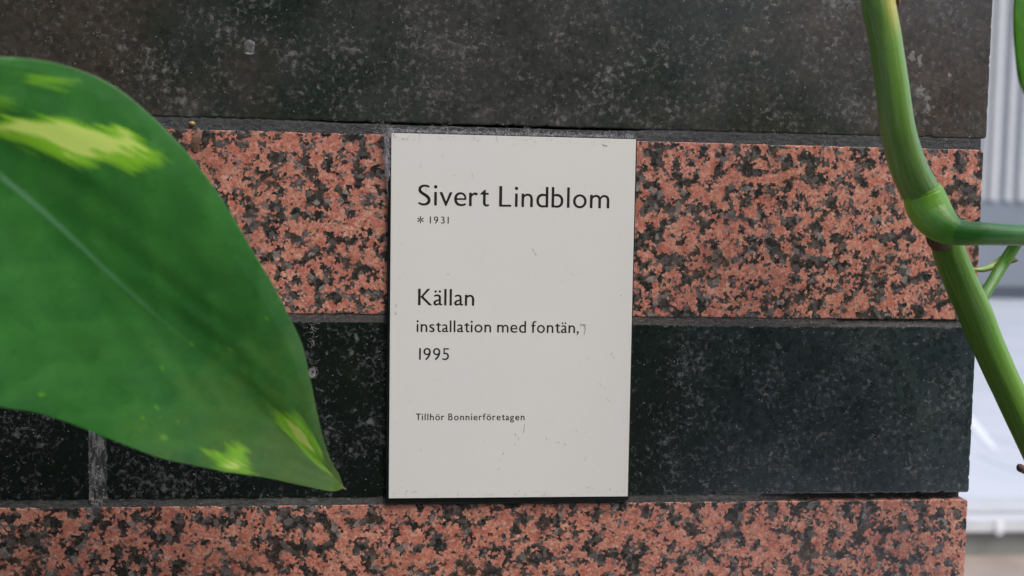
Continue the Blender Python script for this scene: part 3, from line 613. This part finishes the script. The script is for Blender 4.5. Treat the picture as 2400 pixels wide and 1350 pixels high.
# loose fibres lying on the stones and joints
cv = []
for i in range(3600):
    X = random.uniform(-165, 262); q = random.random()
    if q < .20: Zz = 157+abs(random.gauss(0, 2.0))
    elif q < .50: Zz = random.choice((76.6, 77.5, 78.5, 79))+random.gauss(0, .6)
    elif q < .70: Zz = random.uniform(-5, 0)
    else: Zz = random.uniform(-34, 215)
    if -1.5 < X < 106 and -2 < Zz < 158: continue
    on_pink = (79.6 < Zz < 157) or Zz < -4
    if on_pink and random.random() < .72: continue
    small = random.random() < .8
    cv.append((curl(X, -.05, Zz, random.uniform(.3, .9) if small else random.uniform(1, 3.2), .8, 3 if small else 7, ydrift=.02), random.uniform(.012, .03)))
stone_fibres = fibre_mesh('dust_fibre', cv, LINT_W); tag(stone_fibres, 'tiny pale dust fibres and specks stuck to the granite courses and joints', 'dust', kind='stuff')
# small curl of web right of the leaf, dust strings on the joint below the pink course
cv = []
for i in range(26): 
    a0 = random.uniform(0, 6.28); r = random.uniform(.8, 2.6); pts = [(-33+random.gauss(0, .3)+r*.75*math.cos(a0+k*.5), -.4-random.random()*.8, 54.3+random.gauss(0, .3)+r*math.sin(a0+k*.5)) for k in range(9)]; cv.append((pts, .04))
for i in range(16): cv.append((curl(-33.6+i*.05, -.4, 75+random.uniform(-10, 3), 3.2, .5, 8), .04))
web = fibre_mesh('web_tuft', cv, LINT_W); tag(web, 'small curled tuft of cobweb on the dark stone beside the leaf tip', 'cobweb')
cv = []
for i in range(60): cv.append((curl(random.uniform(-126, -120), -.25, random.uniform(-1, 14) if i > 25 else random.uniform(-3, 0), random.uniform(1.5, 4), .9, 9), .04))
for i in range(14): cv.append((curl(-129.4+random.gauss(0, .5), -.25, random.uniform(-30, -4), random.uniform(1.5, 4), .4, 8), .03))
jf = fibre_mesh('joint_fibre', cv, LINT_W); tag(jf, 'pale tangled fibres at the foot of the lime joint on the left', 'fibres', kind='stuff')
# hairs and scuffs on the face of the sign
cv = []; yf = YFACE-.05
for (X, Zz, L_) in ((1.5, 155.8, 2.5), (1.8, 154.8, 2), (4.2, 154.6, 3), (35.5, 155, 2), (36.8, 154.8, 2), (45, 154, 3), (90, 154.6, 3), (91, 153.6, 3), (92, 154.2, 2.5), (16, 135, 3), (27, 139.5, 1.8), (34, 139, 2.5), (13, 143, 2), (61, 109, 2.2), (62, 107, 2.6), (92, 49, 2.6), (93, 48, 1.4), (96, 62.6, 2), (97, 62, 2), (95, 44, 2.5), (68, 27, 2.2), (74, 24, 1.8), (76, 24.2, 1.6), (54, 28, 1.8), (81, 30, 1.4), (55, 1.8, 2.2), (68, 2.5, 2.5), (30, 2.5, 2), (10, 2.5, 2.5), (8, 3, 2), (88, 5, 2.5), (97, 3.5, 2), (86, 18, 2.2), (47, 12, 2), (14, 22, 2), (100, 89, 1.5), (78, 98, 1.4), (25, 98, 1.6), (3, 84, 2)):
    cv.append((curl(X, yf, Zz, L_, .7, 8, ydrift=0), .045))
for i in range(90): cv.append((curl(random.uniform(2, 103), yf, random.uniform(2, 155), random.uniform(.5, 1.5), .5, 5, ydrift=0), .028))
for i in range(40): cv.append((curl(random.uniform(1, 104), yf, 156.2-abs(random.gauss(0, .9)), random.uniform(.6, 1.8), .9, 6, ydrift=0), .03))
for i in range(30): cv.append((curl(random.uniform(1, 104), yf, 1+abs(random.gauss(0, 1)), random.uniform(.6, 1.6), .9, 6, ydrift=0), .03))
cv.append(([(58.6-.05*i, yf, 32.6-.55*i+.1*math.sin(i)) for i in range(9)], .07))
fh = fibre_mesh('fine_scratch', cv, HAIR, sign); fh['kind'] = 'stuff'
SC = simple('grey_scuff', (.30, .295, .29), .7)
for pts, r in [([(83.4, yf, 76.6), (84.2, yf, 75.9), (84.6, yf, 74.4), (84.2, yf, 72.8), (84.0, yf, 71.6)], .17), ([(82.2, yf, 76.5), (83.2, yf, 76.4), (84.9, yf, 76.2)], .18), ([(82.2, yf, 76.2), (82.3, yf, 75.2)], .16),
      ([(2.2, yf, 81.5), (2.0, yf, 79.8)], .12), ([(2.7, yf, 80.8), (2.6, yf, 79.9)], .2), ([(56.0, yf, 25.6), (56.3, yf, 26.8)], .2), ([(49.3, yf, 19.2), (49.8, yf, 20.0)], .3), ([(54.4, yf, 23.3), (54.8, yf, 23.6)], .2)]:
    fibre_mesh('scuff_mark', [(pts, r)], SC, sign)

# ------------------------------------------------------------------ marks on the upper stone
DRIP = simple('dried_lime', (.30, .30, .29), .7, .3, 2)
def blob(name, cx, cz, rx, rz, mat, h=.35, seed=0, rim=False, parent=None, amp=.35):
    V = [(cx, -h*(.3 if rim else 1), cz)]; F = []; n = 26; rings = 4
    for r in range(1, rings+1):
        for k in range(n):
            a = 2*PI*k/n; t = r/rings; rr = t*(1+amp*noise.noise(Vector((math.cos(a)*1.6+seed, math.sin(a)*1.6, seed))))
            hh = h*(1-t*t) if not rim else h*(.25+.75*math.sin(PI*min(1, t*1.0))**2 if t < 1 else 0)
            V.append((cx+rx*rr*math.cos(a), -hh+(.05 if r == rings else 0), cz+rz*rr*math.sin(a)))
    for k in range(n): F.append((0, 1+(k+1) % n, 1+k))
    for r in range(rings-1):
        for k in range(n): F.append((1+r*n+k, 1+r*n+(k+1) % n, 1+(r+1)*n+(k+1) % n, 1+(r+1)*n+k))
    return mesh(name, V, F, mat, parent, smooth=True)
wet = simple('dried_drop', (.10, .105, .10), .35, .4, 1.2)
d_ = blob('dried_drop', -59.5, 191.6, 2.5, 3.4, wet, .35, 3, rim=True, amp=.2)
tag(d_, 'round dried lime drop on the upper left dark stone', 'stain')
b2 = blob('lime_rim', -59.7, 189.0, 1.9, .55, simple('lime_rim', (.36, .37, .35), .7), .3, 5, parent=d_)
def at_wall(px, py):   # points measured on the wall face
    pass
PALE = simple('pale_mineral', (.145, .135, .125), .7, .5, 1.2)
for (X, Zz, a, b, sd) in ((229.8, 197.2, 1.9, 2.1, 1), (233.6, 195.8, 1.7, 2.6, 4), (247.5, 189.6, 1.0, 1.5, 2), (234.6, 182.2, 2.2, 2.3, 6), (237.4, 179.0, 1.6, 1.4, 8), (238.6, 174.8, 1.1, 2.6, 9)):
    o = blob('pale_inclusion', X, Zz, a, b, PALE, .05, sd, parent=wall, amp=1.1)

# flake of bark and a seed by the leaf
BARK = simple('dry_husk', (.17, .095, .06), .8, .45, 1.5)
def husk(name, pts, mat, th=.5):
    V = []; F = []
    for (X, Zz, wd, yy) in pts:
        V += [(X-wd/2, yy+.3, Zz), (X, yy-.5*wd*.3, Zz+.3), (X+wd/2, yy+.3, Zz-.2), (X, yy+th*.4+.3, Zz)]
    n = len(pts)
    for i in range(n-1):
        for k in range(4): F.append((i*4+k, i*4+(k+1) % 4, (i+1)*4+(k+1) % 4, (i+1)*4+k))
    F.append((3, 2, 1, 0)); F.append(tuple((n-1)*4+k for k in range(4)))
    return mesh(name, V, F, mat, smooth=False)
o = husk('dry_husk', [(-80.5, 157.2, 1.5, -.8), (-80.3, 155.5, 3.2, -1.4), (-80.8, 153.2, 3.8, -1.7), (-81.6, 151.0, 3.6, -1.5), (-82.2, 149.2, 2.8, -1.0), (-82.4, 147.4, 1.2, -.5)], BARK)
tag(o, 'brown papery husk stuck to the top left of the pink course beside the big leaf', 'husk')
SEED = simple('tan_seed', (.38, .22, .08), .5, .3, .8)
o = blob('seed', -83.2, 159.2, 1.5, 1.0, SEED, 1.0, 7); tag(o, 'tiny tan seed lying on the joint above the pink course', 'seed')

# ------------------------------------------------------------------ the big leaf
def leaf(name, G, mat, parent, ns, nv, patches, spots, wave=.6, dens=True, midrib=True):
    G = np.asarray(G); n = len(G)-1; V = []; col = []
    S_ = np.linspace(0, 1, ns); Vv = np.linspace(-1, 1, nv)
    for s_ in S_:
        cols = [cr(G[:, k], s_*n) for k in range(5)]
        wf = min(1, (Vector(cols[4])-Vector(cols[0])).length/70.0)**1.5
        for v_ in Vv:
            p = cr(cols, (v_+1)*2)
            a = abs(v_)
            # quilting between side veins, rolling rim, channel of the midrib
            q = wave*math.sin(s_*44+a*20+2*noise.noise(Vector((s_*6, v_*2, 0))))*min(1, a*4)*(1-a)*min(1, s_*2.5)
            q += 1.2*noise.noise(Vector((s_*4, v_*1.8, 7)))*min(1, s_*2)
            q *= wf
            rim = .7*wf*max(0, a-.82)/.18
            V.append((p[0], p[1]+q-rim*.0+rim*(.7+.6*noise.noise(Vector((s_*14, v_, 3)))), p[2]))
            c0 = 0.0
            if patches:
                # ragged edges: shift the sample along the vein direction
                al = s_+.35*abs(v_); jx = .014*noise.fractal(Vector((al*60, v_*9, 1)), 1., 2., 5); jv = .060*noise.fractal(Vector((al*60, v_*7, 5)), 1., 2., 5)
                for lev, poly_ in patches:
                    d = pdist(s_+jx, v_+jv, poly_)
                    c0 = max(c0, lev*min(1, max(0, .5-d/.020)))
                for (c, r) in spots:
                    d = math.hypot((s_-c[0])*2.1, (v_-c[1])*.62)/(r*.00075)
                    c0 = max(c0, .22*max(0, 1-d**2))
            if v_ and abs(v_) < .02: c0 = max(c0, .0)
            col.append((c0, 1-s_, v_*.5+.5, 1))
    F = [(i*nv+j, i*nv+j+1, (i+1)*nv+j+1, (i+1)*nv+j) for i in range(ns-1) for j in range(nv-1)]
    o = mesh(name, V, F, mat, parent, smooth=True)
    ca = o.data.color_attributes.new('pattern', 'FLOAT_COLOR', 'POINT'); ca.data.foreach_set('color', np.array(col, float).ravel())
    so_ = o.modifiers.new('thickness', 'SOLIDIFY'); so_.thickness = .00035; so_.offset = 0
    return o
def pdist(px, py, poly_):
    inside = False; best = 9.0; n = len(poly_)
    for i in range(n):
        ax, ay = poly_[i]; bx, by = poly_[(i+1) % n]
        ay_, by_, py_ = ay*.33, by*.33, py*.33
        ex, ey = bx-ax, by_-ay_; L2 = ex*ex+ey*ey+1e-12; t = max(0, min(1, ((px-ax)*ex+(py_-ay_)*ey)/L2))
        best = min(best, math.hypot(px-ax-t*ex, py_-ay_-t*ey))
        if (ay > py) != (by > py) and px < (bx-ax)*(py-ay)/(by-ay)+ax: inside = not inside
    return -best if inside else best
LEAF = leaf_mat('pothos_leaf', (.026, .155, .026), (.050, .215, .036), (.125, .20, .026), (.24, .55, .030), (.60, .76, .17), .24, .30)
LEAF_B = leaf_mat('bright_leaf', (.08, .30, .012), (.11, .36, .012), (.12, .34, .010), (.2, .4, .02), (.4, .5, .1), .45)
RIB = simple('midrib_green', (.045, .17, .05), .4)
base = LEAF_GRID[-1][2]
lf = empty('pothos_leaf', base, 'large glossy dark green heart-shaped leaf with yellow-green patches at the left', 'leaf')
leaf('leaf_blade', LEAF_GRID, LEAF, lf, 300, 181, LEAF_PATCHES, LEAF_SPOTS, wave=.16)
def slim(T, k): return [(a, b, c, d*k) for a, b, c, d in T]
def tube(name, T, mat, parent, sides=28, per=8, ridge=.05, groove=None, closed=True, flat=1.0, noise_amp=.12):
    A = np.array(T); n = len(A)-1; N = n*per+1; V = []; F = []; col = []
    prev = None
    for i in range(N):
        t = i/(N-1)*n; q = cr(A, t); q2 = cr(A, min(n, t+.05)); q1 = cr(A, max(0, t-.05))
        d = Vector(q2[:3]-q1[:3]).normalized()
        a = d.cross(Vector((0, 1, 0))).normalized() if prev is None else (prev-d*prev.dot(d)).normalized(); prev = a; b = d.cross(a)
        for k in range(sides):
            g = 2*PI*k/sides
            r = q[3]*(1+ridge*math.cos(3*g+.6)+ridge*.5*math.cos(5*g)+.006*math.cos(17*g))
            if groove: r *= 1-groove[1]*math.exp(-((((g-groove[0]+PI) % (2*PI))-PI)/.22)**2)
            r += noise_amp*fbm(q[0]+3*math.cos(g), q[1]+3*math.sin(g), q[2]*.5, .12, 2)
            v = Vector(q[:3])+a*(r*math.cos(g))+b*(r*math.sin(g)*flat); V.append(tuple(v)); col.append((t/n, k/sides, 0, 1))
    for i in range(N-1):
        for k in range(sides):
            q = (k+1) % sides; F.append((i*sides+k, i*sides+q, (i+1)*sides+q, (i+1)*sides+k))
    if closed: F.append(tuple(reversed(range(sides)))); F.append(tuple((N-1)*sides+k for k in range(sides)))
    o = mesh(name, V, F, mat, parent, smooth=True)
    ca = o.data.color_attributes.new('tube', 'FLOAT_COLOR', 'POINT'); ca.data.foreach_set('color', np.array(col, float).ravel())
    return o
# midrib: a low ridge along the channel, petiole stub behind
mid = [tuple(g[2]) for g in LEAF_GRID]
T = [(p[0], p[1]+.5, p[2], .35+1.0*i/6) for i, p in enumerate(mid[12:])]
tube('midrib', T, RIB, lf, 10, 6, 0, noise_amp=0)
p0 = Vector(mid[-1]); T = [(p0.x+1, p0.y+1, p0.z-1, 1.6), (p0.x-6, p0.y+5, p0.z+5, 1.9), (p0.x-14, p0.y+14, p0.z+16, 2.1), (p0.x-18, p0.y+22, p0.z+40, 2.3)]
STEM_A = stem_mat('upper_stem_green', (.13, .28, .040), (.22, .38, .090), (.40, .52, .25), .45, (.12, .20, .42))
STEM_B = stem_mat('lower_stem_green', (.085, .23, .022), (.16, .32, .040), (.30, .44, .14), .4)
NODE_M = stem_mat('node_lime_green', (.18, .44, .030), (.25, .52, .045), (.34, .56, .10), .15, end=(.060, .25, .032))
PET = stem_mat('petiole_green', (.040, .20, .022), (.065, .26, .034), (.10, .28, .06), .2)
tube('petiole', T, PET, lf, 14, 6, .03)
tipm = simple('leaf_tip_brown', (.22, .14, .06), .6)
tp = Vector(mid[0]); tube('dry_tip', [(tp.x-2.0, tp.y-.1, tp.z+1.0, .5), (tp.x, tp.y, tp.z-.1, .42), (tp.x+1.0, tp.y+.1, tp.z-.8, .12)], tipm, lf, 8, 3, 0)

# ------------------------------------------------------------------ vine at the right
vine = empty('climbing_vine', UPPER_STEM[0][:3], 'thick green ridged stem with a pale lime node crossing the right end of the wall', 'vine')
tube('upper_stem', slim(UPPER_STEM, .96), STEM_A, vine, 40, 10, .035, (-2.1, .10))
tube('lower_stem', slim(LOWER_STEM, .94), STEM_B, vine, 40, 10, .04, (-1.6, .10))
tube('node', slim(NODE, .96), NODE_M, vine, 40, 10, .01)
tube('petiole', PETIOLE, PET, vine, 32, 10, .01)
SCARM = simple('brown_scar', (.10, .06, .028), .7, .4, 1)
tube('leaf_scar', [(a, b, c, d*.86) for a, b, c, d in SCAR], SCARM, vine, 30, 5, .02)
tube('dry_sheath', [(UPPER_STEM[1][0]+6.4, -60, UPPER_STEM[1][2]+1, 1.2), (UPPER_STEM[2][0]+5.6, -60, UPPER_STEM[2][2]+3.0, 1.0), (UPPER_STEM[2][0]+6.2, -60, UPPER_STEM[2][2]+.5, .3)], BARK, vine, 10, 4, .1)
SHOOT = stem_mat('side_shoot_green', (.03, .14, .01), (.10, .25, .03), (.25, .36, .12), .5)
PALE_G = stem_mat('pale_shoot_green', (.22, .36, .07), (.34, .46, .16), (.5, .55, .3), .4)
ss = tube('side_shoot', SIDE_SHOOT, SHOOT, vine, 22, 8, .04, (-1.6, .08))
tube('shoot_tip', SHOOT_TIP, PALE_G, ss, 16, 8, .02)
tube('shoot_node', SHOOT_NODE, SCARM, ss, 18, 6, .05)
tube('shoot_bud', SHOOT_BUD, SCARM, ss, 12, 5, .05)
tube('aerial_root', AERIAL_ROOT, simple('root_brown', (.085, .045, .035), .7, .4, 1), vine, 16, 8, .06)
lf2 = empty('pothos_leaf', LEAF2_GRID[-1][2], 'bright yellow-green leaf edge cut off by the top right corner', 'leaf')
leaf('leaf_blade', LEAF2_GRID, LEAF_B, lf2, 60, 41, None, None)
mid2 = [tuple(g[2]) for g in LEAF2_GRID]
tube('midrib', [(p[0], p[1]+.6, p[2], .3+.8*min(1, i/8)) for i, p in enumerate(mid2)][1:], RIB, lf2, 10, 5, 0, noise_amp=0)
for l_ in (lf, lf2): l_['group'] = 'broad vine leaves hanging in front of the wall'

# ------------------------------------------------------------------ planting added behind the camera, shaped to block sky reflected in the stone
HG = NT('unseen_planting_green'); oi_ = HG.noise(HG.pos_mm(False), .01, 3); HG.l(HG.mix(oi_, (.018, .060, .014), (.05, .12, .03)), HG.bsdf.inputs['Base Color']); HG.set(Roughness=.5)
V = []; F = []
def sprig(X, Y, Zz, L_):
    c = Vector((X, Y, Zz)); a = Vector((random.gauss(0, 1), random.gauss(0, .5), random.gauss(0, 1))).normalized(); b = a.cross(Vector((random.gauss(0, .5), 1, random.gauss(0, .5)))).normalized()
    n0 = len(V); V.extend([tuple(c-a*L_), tuple(c-b*L_*.5), tuple(c+a*L_), tuple(c+b*L_*.5)]); F.append((n0, n0+1, n0+2, n0+3))
for i in range(14000):
    X = random.uniform(-2600, 430); Zz = random.uniform(-Z0, 1500)
    if Zz > 1000+360*noise.noise(Vector((X*.002, 0, 1))): continue
    sprig(X, -1250+random.gauss(0, 170), Zz, random.uniform(45, 95))
for i in range(16000):
    X = random.uniform(-500, 9000); Zz = random.uniform(-Z0, 3600)
    if Zz > 1900+500*noise.noise(Vector((X*.0008, 0, 1))): continue
    sprig(X, -5600+random.gauss(0, 350), Zz, random.uniform(110, 210))
o = mesh('unseen_planting', V, F, HG.m); tag(o, 'dense leafy planting facing the granite wall, added to block sky reflections in it', 'unseen_planting', kind='stuff')

# ------------------------------------------------------------------ the courtyard beyond the wall's right end
def paving_mat():
    s = NT('beige_stone_ground'); p = s.pos_mm(False); n1 = s.noise(p, .004, 5, .6)
    s.l(s.mix(s.map(n1, .3, .7), (.27, .215, .18), (.34, .285, .245)), s.bsdf.inputs['Base Color']); s.set(Roughness=.6); s.bump(n1, .002, .3); return s.m
def plat_mat():
    s = NT('pale_marble'); p = s.pos_mm(False); n1 = s.noise(p, .0012, 4, .6); n2 = s.noise(p, .02, 4, .6)
    c = s.mix(s.map(n1, .35, .65), (.52, .555, .61), (.58, .605, .65)); c = s.mix(s.map(n2, .5, .8, 0, .2), c, (.5, .5, .52))
    s.l(c, s.bsdf.inputs['Base Color']); s.set(Roughness=.22); return s.m
g = mesh('ground', [(-300000, -300000, -Z0), (300000, -300000, -Z0), (300000, 300000, -Z0), (-300000, 300000, -Z0)], [(0, 1, 2, 3)], paving_mat()); tag(g, kind='structure')
o = mesh('unseen_reflector', [(700, -9000, -Z0+4), (9000, -9000, -Z0+4), (9000, -900, -Z0+4), (700, -900, -Z0+4)], [(0, 1, 2, 3)], simple('pale_reflector', (.62, .63, .66), .5, .05, 300)); tag(o, kind='structure')  # unseen pale slab added behind the camera to brighten the dark stone's reflection
PLAT = plat_mat(); RISER = simple('grey_green_riser', (.20, .205, .185), .6, .12, 120)
pt = empty('stone_platform', (3000, 3024, -Z0), 'low wide platform topped with pale glossy slabs beyond the wall end', 'platform')
ztop = -1110.25; yf_ = 3000.0
slab('riser', 400, 30000, 3050, 3400, -Z0, ztop-62, RISER, pt)
slab('edge_coping', 400, 30000, yf_, 3075, ztop-62, ztop, simple('pale_coping', (.58, .59, .61), .35, .06, 80), pt, 4)
slab('edge_gap', 400, 30000, 3074, 3121, ztop-62, ztop-14, simple('dark_gap', (.10, .11, .12), .7), pt)
slab('inner_coping', 400, 30000, 3120, 3290, ztop-62, ztop-1, simple('pale_coping_inner', (.52, .52, .52), .35, .06, 80), pt, 3)
nrow = 0; yy = 3296
rows = [3296, 4100, 5000, 6600, 8400, 10600, 13400, 16800, 20690]
for a, b in zip(rows, rows[1:]):
    x_ = 1200*(a/3300.)**.9
    for k in range(4):
        wd = (b-a)*1.3+400; xa = x_+k*wd-.6*wd
        slab('floor_slab', xa, xa+wd-9, a, b-9, ztop-50, ztop, PLAT, pt)
slab('slab_bed', 400, 30000, 3292, 20690, ztop-62, ztop-20, simple('slab_joint', (.35, .35, .36), .8), pt)
# long spill of dried white scale and a white drop on the coping
WHITE = simple('white_scale', (.74, .75, .78), .4)
V = []; F = []; n = 24
for i in range(n+1):
    t = i/n; X = 3980+(3400-3980)*t; Y = 5300+(4170-5300)*t; wd = 38*math.sin(PI*min(1, .15+t*.85))**.5+6
    for k in (-1, 1): V.append((X+k*wd*.9, Y+k*wd*.2, ztop+4))
for i in range(n): F.append((2*i, 2*i+1, 2*i+3, 2*i+2))
o = mesh('white_streak', V, F, WHITE); tag(o, 'white diagonal streak on the pale platform slabs', 'streak')
o = mesh('white_drip', [(2556+24*math.cos(2*PI*k/16), yf_-1.5-(4 if k % 2 else 4), -1147+38*math.sin(2*PI*k/16)) for k in range(16)]+[(2556, yf_-14, -1147)], [(k, (k+1) % 16, 16) for k in range(16)], WHITE, pt, smooth=True)
# far wall: ribbed panels over a plain band and a dark base
fw = empty('panelled_wall', (15000, 20693, -Z0), 'distant pale grey wall of upright ribs above a plain grey band and dark base', 'wall')
YW = 20700.0
slab('dark_base', 4000, 34000, YW, YW+200, -Z0, -745, simple('dark_base', (.045, .055, .075), .6, .1, 300), fw)
slab('plain_band', 4000, 34000, YW+10, YW+200, -745, 1700, simple('plain_grey_band', (.15, .17, .20), .5, .05, 500), fw)
slab('wall_panel', 4000, 34000, YW+40, YW+200, 1700, 9500, simple('grey_panel', (.34, .355, .38), .5, .05, 900), fw)
rib_a = simple('pale_rib', (.375, .38, .385), .5, .05, 500)
X = 12500; k = 0
while X < 20000:
    wd = random.choice((150, 210, 260)); slab('rib', X, X+wd, YW-70, YW+38, 1705, 9480, rib_a, fw); X += wd+random.choice((110, 160, 200)); k += 1
bpy.context.view_layer.update()
